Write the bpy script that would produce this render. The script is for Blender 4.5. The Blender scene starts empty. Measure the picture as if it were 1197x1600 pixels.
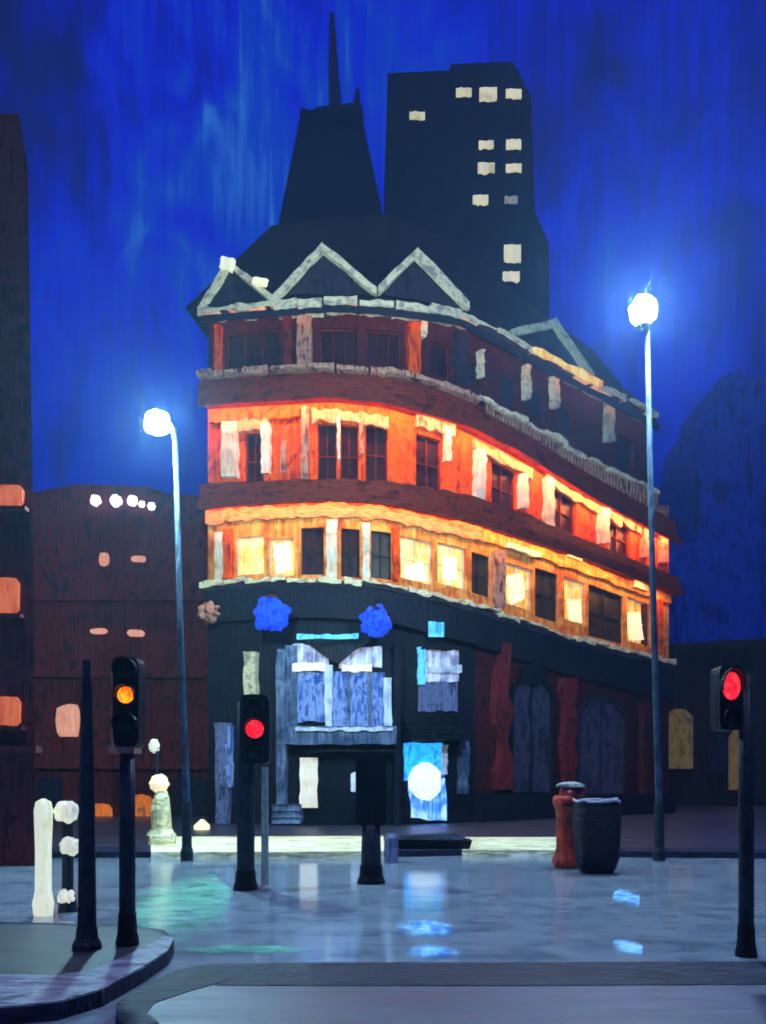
import bpy, bmesh, math, random
from mathutils import Vector, noise
random.seed(7)
S = bpy.context.scene
COL = S.collection

# ------------------------------------------------------------------ camera
F, CX, HY, EYE = 1300.0, 598.5, 1215.0, 1.7      # focal length, centre, eye level (in 1197x1600 units), eye height
cam_d = bpy.data.cameras.new('camera'); cam = bpy.data.objects.new('camera', cam_d); COL.objects.link(cam)
cam.location = (0, 0, EYE); cam.rotation_euler = (math.radians(90), 0, 0)
cam_d.sensor_width = 36; cam_d.lens = 36 * F / 1600; cam_d.shift_y = (HY - 800) / 1600
cam_d.clip_end = 2000; cam_d.clip_start = 0.05
S.camera = cam

def lin(c):
    return tuple(((v / 255) / 12.92 if v / 255 <= .04045 else ((v / 255 + .055) / 1.055) ** 2.4) for v in c)
def N(nt, t, **k):
    n = nt.nodes.new(t)
    for a, v in k.items(): setattr(n, a, v)
    return n

# ------------------------------------------------------------------ sky
W = bpy.data.worlds.new('World'); S.world = W; W.use_nodes = True
nt = W.node_tree; nt.nodes.clear()
out = N(nt, 'ShaderNodeOutputWorld'); bg = N(nt, 'ShaderNodeBackground'); bg.inputs[1].default_value = 1.0
tc = N(nt, 'ShaderNodeTexCoord')
sp0 = N(nt, 'ShaderNodeSeparateXYZ'); nt.links.new(tc.outputs['Generated'], sp0.inputs[0])
az = N(nt, 'ShaderNodeMath', operation='ARCTAN2'); nt.links.new(sp0.outputs[0], az.inputs[0]); nt.links.new(sp0.outputs[1], az.inputs[1])
cb = N(nt, 'ShaderNodeCombineXYZ'); nt.links.new(az.outputs[0], cb.inputs[0]); nt.links.new(sp0.outputs[2], cb.inputs[2])
def wnoise(scale, sc, detail, dist=0.0, polar=False):
    m = N(nt, 'ShaderNodeMapping'); m.inputs['Scale'].default_value = scale
    nt.links.new(cb.outputs[0] if polar else tc.outputs['Generated'], m.inputs[0])
    n = N(nt, 'ShaderNodeTexNoise'); n.inputs['Scale'].default_value = sc; n.inputs['Detail'].default_value = detail
    n.inputs['Distortion'].default_value = dist
    nt.links.new(m.outputs[0], n.inputs['Vector']); return n
big = wnoise((1, 1, .8), 2.6, 3, .6)
strk = wnoise((1, 1, .30), 26, 3, .9, True)
fine = wnoise((1, 1, .10), 150, 2, .25, True)
swirl = wnoise((1.2, .7, .9), 9, 4, 2.0)
a1 = N(nt, 'ShaderNodeMath', operation='MULTIPLY_ADD'); a1.inputs[1].default_value = .36
nt.links.new(strk.outputs[0], a1.inputs[0]); nt.links.new(big.outputs[0], a1.inputs[2])
a2 = N(nt, 'ShaderNodeMath', operation='MULTIPLY_ADD'); a2.inputs[1].default_value = .58
nt.links.new(swirl.outputs[0], a2.inputs[0]); nt.links.new(a1.outputs[0], a2.inputs[2])
rp = N(nt, 'ShaderNodeValToRGB'); nt.links.new(a2.outputs[0], rp.inputs[0])
E = rp.color_ramp.elements
E[0].position = .0; E[0].color = lin((6, 8, 70)) + (1,)
E[1].position = 1.0; E[1].color = lin((40, 104, 196)) + (1,)
for p, c in ((.2, (3, 5, 104)), (.4, (1, 9, 158)), (.58, (0, 20, 196)), (.78, (0, 56, 182))):
    e = E.new(p); e.color = lin(c) + (1,)
a3 = N(nt, 'ShaderNodeMath', operation='MULTIPLY_ADD'); a3.inputs[1].default_value = .40
nt.links.new(fine.outputs[0], a3.inputs[0]); nt.links.new(a2.outputs[0], a3.inputs[2])
mrs = N(nt, 'ShaderNodeMapRange'); mrs.inputs['From Min'].default_value = .86; mrs.inputs['From Max'].default_value = 1.62
last = a3.outputs[0]
for (px, py, rad, amt) in ((390, 250, .28, .20), (330, 330, .18, .10), (640, 60, .14, .16), (930, 400, .12, .16), (40, 60, .16, -.30), (290, 110, .06, -.22), (900, 130, .13, -.10), (700, 20, .05, -.1)):
    d = Vector((px - CX, F, HY - py)).normalized()          # brighter and darker banks of cloud, by direction
    vd = N(nt, 'ShaderNodeVectorMath', operation='DISTANCE'); vd.inputs[1].default_value = d
    nm = N(nt, 'ShaderNodeVectorMath', operation='ADD'); sw = N(nt, 'ShaderNodeVectorMath', operation='SCALE'); sw.inputs[3].default_value = .12
    nt.links.new(swirl.outputs[1], sw.inputs[0]); nt.links.new(tc.outputs['Generated'], nm.inputs[0]); nt.links.new(sw.outputs[0], nm.inputs[1])
    vd.inputs[1].default_value = d + Vector((.06, .06, .06))
    nt.links.new(nm.outputs[0], vd.inputs[0])
    m1 = N(nt, 'ShaderNodeMapRange', interpolation_type='SMOOTHSTEP'); m1.inputs['From Min'].default_value = rad; m1.inputs['From Max'].default_value = 0; m1.inputs['To Max'].default_value = amt
    nt.links.new(vd.outputs['Value'], m1.inputs[0])
    ad = N(nt, 'ShaderNodeMath', operation='ADD'); nt.links.new(last, ad.inputs[0]); nt.links.new(m1.outputs[0], ad.inputs[1]); last = ad.outputs[0]
nt.links.new(last, mrs.inputs[0]); nt.links.new(mrs.outputs[0], rp.inputs[0])
# darker, greyer towards the horizon
sep = N(nt, 'ShaderNodeSeparateXYZ'); nt.links.new(tc.outputs['Generated'], sep.inputs[0])
mr = N(nt, 'ShaderNodeMapRange'); mr.inputs['From Min'].default_value = .08; mr.inputs['From Max'].default_value = .46
nt.links.new(sep.outputs[2], mr.inputs[0])
mx = N(nt, 'ShaderNodeMix', data_type='RGBA'); mx.inputs[6].default_value = lin((4, 22, 104)) + (1,)
nt.links.new(mr.outputs[0], mx.inputs[0]); nt.links.new(rp.outputs[0], mx.inputs[7])
nt.links.new(mx.outputs[2], bg.inputs[0]); nt.links.new(bg.outputs[0], out.inputs[0])

# added overhead fill light in a moonlight tint
sun_d = bpy.data.lights.new('fill_sun', 'SUN'); sun_d.energy = 1.15; sun_d.angle = math.radians(12); sun_d.color = (.75, .85, 1)
sun = bpy.data.objects.new('fill_sun', sun_d); COL.objects.link(sun); sun.rotation_euler = (math.radians(14), 0, math.radians(-24))

S.view_settings.view_transform = 'Standard'; S.view_settings.look = 'None'
S.view_settings.exposure = 0; S.view_settings.gamma = 1
S.cycles.use_denoising = True; S.cycles.filter_width = 1.9; S.cycles.max_bounces = 6; S.cycles.volume_bounces = 0
S.cycles.sample_clamp_indirect = 4; S.cycles.caustics_reflective = False; S.cycles.caustics_refractive = False

# ------------------------------------------------------------------ materials
def mat(name, cols, grain=(9, 9, .9), sc=1.0, rough=.6, bump=.35, emit=0, metal=0, dist=.4, spec=.14, detail=5, lo=.39, hi=.61):
    m = bpy.data.materials.new(name); m.use_nodes = True; t = m.node_tree; b = t.nodes['Principled BSDF']
    b.inputs['Roughness'].default_value = rough; b.inputs['Metallic'].default_value = metal
    b.inputs['Specular IOR Level'].default_value = spec
    tx = N(t, 'ShaderNodeTexCoord'); mp = N(t, 'ShaderNodeMapping'); mp.inputs['Scale'].default_value = [g * sc for g in grain]
    t.links.new(tx.outputs['Object'], mp.inputs[0])
    n = N(t, 'ShaderNodeTexNoise'); n.inputs['Scale'].default_value = 1; n.inputs['Detail'].default_value = detail; n.inputs['Distortion'].default_value = dist
    t.links.new(mp.outputs[0], n.inputs['Vector'])
    nb = N(t, 'ShaderNodeTexNoise'); nb.inputs['Scale'].default_value = 1.6 * sc; nb.inputs['Detail'].default_value = 3; nb.inputs['Distortion'].default_value = 1.1
    t.links.new(tx.outputs['Object'], nb.inputs['Vector'])
    mxn = N(t, 'ShaderNodeMix'); mxn.inputs[0].default_value = .55; t.links.new(n.outputs[0], mxn.inputs[2]); t.links.new(nb.outputs[0], mxn.inputs[3])
    r = N(t, 'ShaderNodeValToRGB'); t.links.new(mxn.outputs[0], r.inputs[0]); e = r.color_ramp.elements
    k = len(cols)
    e[0].position = lo; e[0].color = lin(cols[0]) + (1,); e[1].position = hi; e[1].color = lin(cols[-1]) + (1,)
    for i in range(1, k - 1):
        q = e.new(lo + (hi - lo) * i / (k - 1)); q.color = lin(cols[i]) + (1,)
    t.links.new(r.outputs[0], b.inputs['Base Color'])
    if emit:
        t.links.new(r.outputs[0], b.inputs['Emission Color']); b.inputs['Emission Strength'].default_value = emit
    if bump:
        mp2 = N(t, 'ShaderNodeMapping'); mp2.inputs['Scale'].default_value = [g * sc * 2.3 for g in grain]
        t.links.new(tx.outputs['Object'], mp2.inputs[0])
        n2 = N(t, 'ShaderNodeTexNoise'); n2.inputs['Scale'].default_value = 1; n2.inputs['Detail'].default_value = 4; n2.inputs['Distortion'].default_value = .3
        t.links.new(mp2.outputs[0], n2.inputs['Vector'])
        bp = N(t, 'ShaderNodeBump'); bp.inputs['Strength'].default_value = bump; bp.inputs['Distance'].default_value = .30 / sc
        t.links.new(n2.outputs[0], bp.inputs['Height']); t.links.new(bp.outputs[0], b.inputs['Normal'])
    return m

M = {}
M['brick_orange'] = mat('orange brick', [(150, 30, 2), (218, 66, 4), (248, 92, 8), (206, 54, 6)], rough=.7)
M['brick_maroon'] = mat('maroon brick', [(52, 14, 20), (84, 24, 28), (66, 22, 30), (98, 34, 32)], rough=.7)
M['brick_gold'] = mat('golden brick', [(190, 88, 30), (230, 134, 52), (246, 176, 84)], rough=.7)
M['brown_band'] = mat('brown stone', [(70, 20, 12), (126, 42, 20), (90, 30, 20)], grain=(1, 1, 9), rough=.6)
M['cream'] = mat('cream stone', [(214, 180, 140), (240, 214, 176), (248, 232, 204)], rough=.5, bump=.6)
M['cream_warm'] = mat('warm cream stone', [(206, 120, 70), (232, 160, 104), (214, 116, 66)], grain=(2, 2, 7), rough=.5, bump=.8)
M['cream_mid'] = mat('sandy stone', [(206, 130, 90), (226, 172, 124), (206, 120, 84)], rough=.5, bump=.8)
M['pink'] = mat('pink stone', [(110, 66, 56), (180, 120, 98), (206, 146, 112), (96, 50, 46)], rough=.6, bump=.5)
M['trim_pale'] = mat('pale weathered trim', [(176, 154, 134), (244, 214, 160), (255, 232, 176), (214, 184, 146)], grain=(3, 3, 7), rough=.5, bump=.6)
M['trim_green'] = mat('greenish weathered trim', [(150, 150, 112), (216, 214, 160), (180, 178, 140)], grain=(3, 3, 7), rough=.5, bump=.6)
M['roof'] = mat('slate roof', [(22, 18, 22), (34, 28, 32), (20, 20, 26)], rough=.9, spec=.1, grain=(4, 4, 2))
M['gable'] = mat('dark gable', [(30, 26, 34), (52, 44, 54), (40, 30, 34)], rough=.6)
M['ground_wall'] = mat('black painted shopfront', [(14, 16, 24), (24, 27, 37), (22, 20, 25)], rough=.5)
M['brick_dark'] = mat('dark red brick', [(42, 16, 18), (80, 24, 26), (28, 20, 24)], rough=.6)
M['red_pil'] = mat('red pilaster', [(60, 18, 20), (124, 34, 34), (80, 26, 28)], rough=.6)
M['dark_glass'] = mat('dark window glass', [(34, 18, 22), (56, 30, 34), (44, 30, 24)], rough=.25, bump=.15)
M['olive_glass'] = mat('dark olive glass', [(34, 28, 20), (66, 56, 38), (50, 40, 30)], rough=.3, bump=.15)
M['navy_glass'] = mat('navy glass', [(26, 28, 40), (44, 46, 60), (34, 32, 46)], rough=.3, bump=.15)
M['lit_yellow'] = mat('lit yellow window', [(238, 176, 78), (250, 214, 120), (255, 232, 160)], rough=.5, emit=.75, bump=.6)
M['lit_cream'] = mat('bright lamp behind window', [(255, 236, 170), (255, 244, 200)], rough=.5, emit=.8, bump=.6)
M['lit_gold'] = mat('lit golden blind', [(232, 150, 56), (250, 196, 90), (255, 220, 130)], rough=.5, emit=.65, bump=.6)
M['warm_strip'] = mat('warm light strip', [(255, 184, 104), (255, 194, 114)], emit=1, bump=0)
M['orange_strip'] = mat('orange light strip', [(255, 150, 84), (255, 160, 90)], emit=1, bump=0)
M['slate_stone'] = mat('blue grey stone', [(58, 70, 96), (96, 108, 132), (130, 142, 166)], rough=.5, bump=.5)
M['lilac'] = mat('lilac painted column', [(86, 90, 122), (124, 128, 160), (70, 74, 100)], rough=.5, bump=.4)
M['blue_pane'] = mat('blue lit window pane', [(34, 60, 128), (60, 92, 150), (120, 144, 190), (50, 76, 136)], rough=.3, emit=.55, bump=.4, grain=(12, 12, 1.6))
M['pale_pane'] = mat('pale lit window pane', [(120, 118, 150), (176, 180, 204), (214, 220, 230)], rough=.3, emit=.5, bump=.4)
M['white_frame'] = mat('white painted frame', [(150, 162, 184), (206, 212, 222), (232, 234, 236)], rough=.4, emit=.12, bump=.5)
M['cream_lit'] = mat('lit cream transom', [(226, 206, 180), (240, 228, 206)], emit=.55, rough=.5)
M['cyan_sign'] = mat('cyan lit sign', [(70, 170, 200), (110, 206, 226), (50, 140, 180)], emit=.7, rough=.4)
M['blue_door'] = mat('blue lit door', [(24, 120, 186), (40, 160, 214), (30, 90, 216)], emit=1.7, rough=.3, bump=.5, grain=(6, 6, 2))
M['blue_door2'] = mat('deep blue lit door', [(30, 80, 214), (70, 130, 236), (150, 190, 250)], emit=1.5, rough=.3, bump=.5)
M['white_glow'] = mat('white lit disc', [(214, 232, 240), (240, 248, 250)], emit=.95, rough=.3, bump=.6)
M['blue_globe'] = mat('blue lantern glass', [(16, 40, 190), (36, 84, 226), (20, 50, 210)], emit=.9, rough=.25, bump=.8, grain=(6, 6, 6))
def soften(m, hard=.5, gx=.5):
    t = m.node_tree; b = t.nodes['Principled BSDF']
    g = N(t, 'ShaderNodeTexCoord'); vd = N(t, 'ShaderNodeVectorMath', operation='DISTANCE'); vd.inputs[1].default_value = (.5, .5, .5)
    fl = N(t, 'ShaderNodeVectorMath', operation='MULTIPLY_ADD'); fl.inputs[1].default_value = (1, 1, 0); fl.inputs[2].default_value = (0, 0, .5)
    t.links.new(g.outputs['Generated'], fl.inputs[0]); t.links.new(fl.outputs[0], vd.inputs[0])
    n = N(t, 'ShaderNodeTexNoise'); n.inputs['Scale'].default_value = 1; n.inputs['Detail'].default_value = 4
    mp = N(t, 'ShaderNodeMapping'); mp.inputs['Scale'].default_value = (2.2, 3.4, 1); t.links.new(g.outputs['Object'], mp.inputs[0]); t.links.new(mp.outputs[0], n.inputs['Vector'])
    ma = N(t, 'ShaderNodeMath', operation='MULTIPLY_ADD'); ma.inputs[1].default_value = .55; t.links.new(n.outputs[0], ma.inputs[0]); t.links.new(vd.outputs['Value'], ma.inputs[2])
    r = N(t, 'ShaderNodeMapRange', interpolation_type='SMOOTHSTEP'); r.inputs['From Min'].default_value = .28 + .5 * hard; r.inputs['From Max'].default_value = .30; r.inputs['To Max'].default_value = .85
    r.inputs['From Min'].default_value = .72; r.inputs['From Max'].default_value = .38
    t.links.new(ma.outputs[0], r.inputs[0]); t.links.new(r.outputs[0], b.inputs['Alpha'])
M['road_blue'] = mat('painted blue reflection', [(60, 110, 190), (90, 160, 220), (140, 206, 244), (70, 140, 210)], emit=.55, rough=.4, bump=.3, grain=(6, 1.5, 3))  # emissive blue standing for reflections on the wet road
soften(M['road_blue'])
M['mast'] = mat('dark navy mast', [(8, 16, 52), (14, 26, 74)], rough=.9, bump=0)
M['black'] = mat('black painted metal', [(14, 17, 22), (24, 28, 34)], rough=.4, bump=.3)
M['post'] = mat('dark grey post', [(26, 34, 42), (44, 54, 62), (30, 38, 48)], rough=.4, bump=.3, sc=2)
M['galv'] = mat('pale galvanised metal', [(120, 130, 126), (168, 176, 160), (140, 150, 150)], rough=.4, bump=.3, sc=2)
M['lamp_post'] = mat('blue grey lamp column', [(44, 60, 76), (70, 92, 108), (36, 46, 58)], rough=.4, bump=.4)
M['tan'] = mat('tan board edge', [(170, 116, 84), (206, 160, 124)], rough=.5, sc=2)
M['tower'] = mat('black tower', [(16, 20, 32), (26, 29, 38), (20, 22, 30)], grain=(9, 9, .5), sc=.4, rough=.95, spec=.1, bump=.2)
M['tower_win'] = mat('tower lit window', [(190, 186, 140), (236, 228, 176), (206, 206, 170)], emit=.75, sc=.3, rough=.5)
M['tower_win_dim'] = mat('tower dim window', [(110, 116, 110), (170, 172, 150)], emit=.6, sc=.3, rough=.5)
M['left_wall'] = mat('maroon wall', [(60, 30, 36), (110, 48, 50), (66, 42, 50)], rough=.7)
M['left_block'] = mat('dark maroon brick', [(66, 26, 30), (92, 32, 34), (108, 38, 38), (54, 24, 30)], rough=.7, sc=.6)
M['left_win'] = mat('orange lit window', [(200, 86, 50), (232, 122, 76), (196, 90, 60)], emit=.7, rough=.5, bump=.5)
M['salmon_win'] = mat('salmon lit window', [(206, 128, 100), (232, 160, 130)], emit=.75, rough=.5, bump=.5)
M['orange_shop'] = mat('orange shop window', [(160, 84, 36), (214, 106, 36), (110, 80, 50)], emit=.8, rough=.5, bump=.5)
M['string_lamp'] = mat('white roof lamp', [(220, 226, 236), (250, 250, 252)], emit=2.2)
M['right_wall'] = mat('dark brown wall', [(26, 22, 26), (44, 34, 34), (32, 30, 38)], rough=.8, sc=.6)
M['olive_win'] = mat('dim olive window', [(70, 58, 34), (104, 86, 48), (60, 52, 40)], emit=.6, rough=.5, sc=.6)
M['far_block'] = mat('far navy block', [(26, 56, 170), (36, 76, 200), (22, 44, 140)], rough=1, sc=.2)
M['globe'] = mat('white street lamp globe', [(226, 238, 255), (240, 246, 255)], emit=1, bump=0)
M['red_lamp'] = mat('red signal lamp', [(190, 8, 20), (235, 24, 44), (255, 60, 70)], emit=1.6, bump=.5, sc=6)
M['amber_lamp'] = mat('amber signal lamp', [(236, 84, 10), (255, 130, 20), (255, 176, 40)], emit=1.6, bump=.5, sc=6)
M['dark_lamp'] = mat('unlit signal lamp', [(14, 18, 24), (26, 30, 38)], rough=.2, bump=.1)
M['white_hot'] = mat('highlight lens centre', [(255, 190, 200), (255, 236, 236)], emit=1.6, bump=0)
M['pillar_red'] = mat('orange red paint', [(120, 34, 18), (196, 56, 24), (226, 70, 30)], rough=.35, bump=.4, sc=2, spec=.6)
M['pillar_crimson'] = mat('crimson paint', [(120, 16, 24), (186, 30, 36)], rough=.25, bump=.3, sc=2, spec=.8)
M['grey_cap'] = mat('grey cap', [(110, 116, 116), (160, 166, 164)], rough=.5, sc=2)
M['bin_black'] = mat('black bin plastic', [(14, 16, 26), (24, 28, 38), (18, 24, 34)], rough=.35, grain=(2, 2, 9), bump=.6, sc=2)
M['silver'] = mat('silver rim', [(170, 170, 178), (226, 226, 232)], rough=.3, metal=.2, sc=3)
M['lit_bollard'] = mat('pale green lit bollard', [(196, 206, 160), (226, 232, 206), (206, 218, 190)], emit=.85, rough=.4, bump=.6, sc=2)
M['lit_knob'] = mat('pale lit lamp', [(176, 184, 176), (226, 222, 196)], emit=.85, rough=.4, bump=.6, sc=3)
M['pale_lit_stone'] = mat('pale stone with painted shop light', [(196, 182, 140), (246, 230, 172), (252, 244, 204)], grain=(1.2, 4, 4), rough=.55, bump=.4)  # kerb: cream stands for shop light on it; pillar: own pale stone
M['kerb_lilac'] = mat('lilac grey kerb stone', [(92, 88, 104), (124, 120, 140), (144, 150, 158), (84, 82, 100)], grain=(1, 5, 4), rough=.4, bump=.4, sc=1.5)
M['kerb_dark'] = mat('dark kerb stone', [(18, 24, 38), (36, 44, 64), (26, 30, 44)], grain=(1.2, 6, 4), rough=.45, bump=.4, sc=1.5)

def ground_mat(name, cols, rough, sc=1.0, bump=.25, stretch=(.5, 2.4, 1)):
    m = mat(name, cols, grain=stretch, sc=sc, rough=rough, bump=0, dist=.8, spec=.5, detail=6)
    t = m.node_tree; b = t.nodes['Principled BSDF']
    tx = [n for n in t.nodes if n.type == 'TEX_COORD'][0]
    mp = N(t, 'ShaderNodeMapping'); mp.inputs['Scale'].default_value = (1.0, 3.5, 1); t.links.new(tx.outputs['Object'], mp.inputs[0])
    n = N(t, 'ShaderNodeTexNoise'); n.inputs['Scale'].default_value = 1.4; n.inputs['Detail'].default_value = 5
    t.links.new(mp.outputs[0], n.inputs['Vector'])
    bp = N(t, 'ShaderNodeBump'); bp.inputs['Strength'].default_value = bump; bp.inputs['Distance'].default_value = .05
    t.links.new(n.outputs[0], bp.inputs['Height']); t.links.new(bp.outputs[0], b.inputs['Normal'])
    n3 = N(t, 'ShaderNodeTexNoise'); n3.inputs['Scale'].default_value = .7; n3.inputs['Detail'].default_value = 3
    t.links.new(mp.outputs[0], n3.inputs['Vector'])
    r = N(t, 'ShaderNodeMapRange'); r.inputs['To Min'].default_value = rough * .6; r.inputs['To Max'].default_value = rough * 1.4
    t.links.new(n3.outputs[0], r.inputs[0]); t.links.new(r.outputs[0], b.inputs['Roughness'])
    return m
M['road'] = ground_mat('wet asphalt', [(104, 114, 126), (124, 136, 148), (138, 146, 154)], .11, bump=.05)
M['road_near'] = ground_mat('damp violet paving', [(58, 58, 76), (72, 68, 92), (62, 74, 88)], .5)
M['pavement'] = ground_mat('dark damp pavement', [(28, 32, 42), (46, 50, 64), (38, 42, 54)], .40)
M['island'] = ground_mat('traffic island paving', [(24, 28, 36), (38, 44, 54), (46, 44, 56)], .5)
M['turquoise_light'] = ground_mat('painted turquoise light', [(116, 176, 156), (144, 226, 190), (160, 212, 196), (124, 196, 168)], .2, bump=.06)  # carries the turquoise lamp light on the wet road as surface colour
soften(M['turquoise_light'])

# ------------------------------------------------------------------ geometry helpers
class MB:
    def __init__(s): s.v, s.f = [], []
    def add(s, vs, fs):
        k = len(s.v); s.v += [tuple(p) for p in vs]; s.f += [tuple(i + k for i in f) for f in fs]
    def box(s, x0, x1, y0, y1, z0, z1):
        s.hexa([(x0, y0, z0), (x1, y0, z0), (x1, y1, z0), (x0, y1, z0), (x0, y0, z1), (x1, y0, z1), (x1, y1, z1), (x0, y1, z1)])
    def hexa(s, p):
        s.add(p, [(3, 2, 1, 0), (4, 5, 6, 7), (0, 1, 5, 4), (1, 2, 6, 5), (2, 3, 7, 6), (3, 0, 4, 7)])
    def lathe(s, c, prof, n=20, wob=0, a0=0):
        vs = []
        for i, (r, z) in enumerate(prof):
            for k in range(n):
                a = a0 + 2 * math.pi * k / n
                rr = r * (1 + wob * noise.noise(Vector((math.cos(a) * 1.7 + c[0] * 3, math.sin(a) * 1.7 + i * .3, z * 2.5))))
                vs.append((c[0] + rr * math.cos(a), c[1] + rr * math.sin(a), c[2] + z))
        fs = []
        for i in range(len(prof) - 1):
            for k in range(n):
                fs.append((i * n + k, i * n + (k + 1) % n, (i + 1) * n + (k + 1) % n, (i + 1) * n + k))
        fs.append(tuple(reversed(range(n)))); fs.append(tuple((len(prof) - 1) * n + k for k in range(n)))
        s.add(vs, fs)
    def sphere(s, c, r, n=32, m=20, wob=0, sq=(1, 1, 1)):
        vs = [];
        for i in range(1, m):
            t = math.pi * i / m
            for k in range(n):
                a = 2 * math.pi * k / n
                d = Vector((math.sin(t) * math.cos(a), math.sin(t) * math.sin(a), -math.cos(t)))
                rr = r * (1 + wob * noise.noise(d * 2.2 + Vector(c)))
                vs.append((c[0] + d.x * rr * sq[0], c[1] + d.y * rr * sq[1], c[2] + d.z * rr * sq[2]))
        vs.append((c[0], c[1], c[2] - r * sq[2])); vs.append((c[0], c[1], c[2] + r * sq[2]))
        fs = []
        for i in range(m - 2):
            for k in range(n): fs.append((i * n + k, i * n + (k + 1) % n, (i + 1) * n + (k + 1) % n, (i + 1) * n + k))
        b = len(vs) - 2
        for k in range(n):
            fs.append((b, (k + 1) % n, k)); fs.append((b + 1, (m - 2) * n + k, (m - 2) * n + (k + 1) % n))
        s.add(vs, fs)
    def tube(s, pts, r, n=12, cap=True):
        pts = [Vector(p) for p in pts]; rs = r if isinstance(r, (list, tuple)) else [r] * len(pts)
        vs = []
        for i, p in enumerate(pts):
            d = (pts[min(i + 1, len(pts) - 1)] - pts[max(i - 1, 0)]).normalized()
            u = d.cross(Vector((0, 1, 0.01))).normalized(); w = d.cross(u)
            for k in range(n):
                a = 2 * math.pi * k / n
                vs.append(p + (u * math.cos(a) + w * math.sin(a)) * rs[i])
        fs = []
        for i in range(len(pts) - 1):
            for k in range(n): fs.append((i * n + k, i * n + (k + 1) % n, (i + 1) * n + (k + 1) % n, (i + 1) * n + k))
        if cap: fs += [tuple(reversed(range(n))), tuple((len(pts) - 1) * n + k for k in range(n))]
        s.add(vs, fs)
    def prism(s, front, back):
        n = len(front)
        s.add(list(front) + list(back), [tuple(range(n)), tuple(reversed(range(n, 2 * n)))] +
              [((i + 1) % n, i, n + i, n + (i + 1) % n) for i in range(n)])
    def build(s, name, m, parent=None, smooth=False):
        me = bpy.data.meshes.new(name); 
        off = Vector(parent.location) if parent is not None and parent.parent is None else Vector((0, 0, 0))
        if parent is not None and parent.parent is not None: off = Vector(parent.parent.location)
        me.from_pydata([tuple(Vector(v) - off) for v in s.v], [], s.f)
        bm = bmesh.new(); bm.from_mesh(me); bmesh.ops.recalc_face_normals(bm, faces=bm.faces); bm.to_mesh(me); bm.free()
        me.materials.append(M[m] if isinstance(m, str) else m)
        if smooth:
            for p in me.polygons: p.use_smooth = True
        o = bpy.data.objects.new(name, me); COL.objects.link(o)
        if parent is not None: o.parent = parent
        return o

def thing(name, label, cat, loc=(0, 0, 0), group=None):
    o = bpy.data.objects.new(name, None); COL.objects.link(o); o.location = loc; o.empty_display_size = .3
    o['label'] = label; o['category'] = cat
    if group: o['group'] = group
    return o
def tag(o, label, cat, group=None):
    o['label'] = label; o['category'] = cat
    if group: o['group'] = group
    return o
def struct(o): o['kind'] = 'structure'; return o

def at(x, y, Y): return Vector(((x - CX) / F * Y, Y, EYE + (HY - y) / F * Y))
def gd(y, z=0): return F * (EYE - z) / (y - HY)
def gr(x, y, z=0): return at(x, y, gd(y, z))
def interp(t, x):
    if x <= t[0][0]: (x0, y0), (x1, y1) = t[0], t[1]
    elif x >= t[-1][0]: (x0, y0), (x1, y1) = t[-2], t[-1]
    else:
        for i in range(len(t) - 1):
            if t[i][0] <= x <= t[i + 1][0]: (x0, y0), (x1, y1) = t[i], t[i + 1]; break
    return y0 + (y1 - y0) * (x - x0) / (x1 - x0)
def smooth_i(t, x, w=14):
    return sum(interp(t, x + d) for d in (-w, -w / 2, 0, w / 2, w)) / 5
def fr(s, k=0): return noise.noise(Vector((s * 1.0, k * 7.31, .5)))

# ------------------------------------------------------------------ the curved facade
PLAN = [(325, 28.7), (420, 27.9), (500, 27.6), (600, 27.7), (650, 28.1), (720, 29.2), (800, 30.8), (900, 33.3), (1045, 37.3)]
def depth(x): return smooth_i(PLAN, x, 24)
def plan(x): Y = depth(x); return Vector(((x - CX) / F * Y, Y))
def nrm(x):
    t = plan(x + 2) - plan(x - 2); t.normalize(); return Vector((t.y, -t.x))
L1 = [(325, 914), (420, 907), (500, 905), (600, 912), (720, 943), (800, 967), (900, 998), (1045, 1034)]
L2 = [(325, 800), (420, 793), (520, 789), (600, 794), (720, 820), (800, 845), (900, 878), (1045, 932)]
L2B = [(325, 764), (420, 760), (520, 757), (600, 760), (720, 780), (800, 806), (900, 850), (1045, 905)]
L3 = [(325, 640), (420, 634), (520, 629), (600, 637), (720, 672), (800, 712), (900, 775), (1000, 828), (1045, 850)]
L4 = [(325, 594), (420, 587), (500, 583), (600, 589), (650, 598), (720, 625), (800, 665), (900, 722), (1045, 790)]
L5 = [(325, 500), (440, 490), (520, 484), (600, 488), (700, 500), (760, 530), (816, 562), (919, 613), (1045, 678)]
L0 = None
def LV(L, dy=0): return lambda x: smooth_i(L, x) + dy
def zat(x, y): return EYE + (HY - y) / F * depth(x)
def FP(x, y, o):
    p = plan(x) + nrm(x) * o
    return Vector((p.x, p.y, zat(x, y)))
def fn(v): return v if callable(v) else (lambda x: v)

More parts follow.
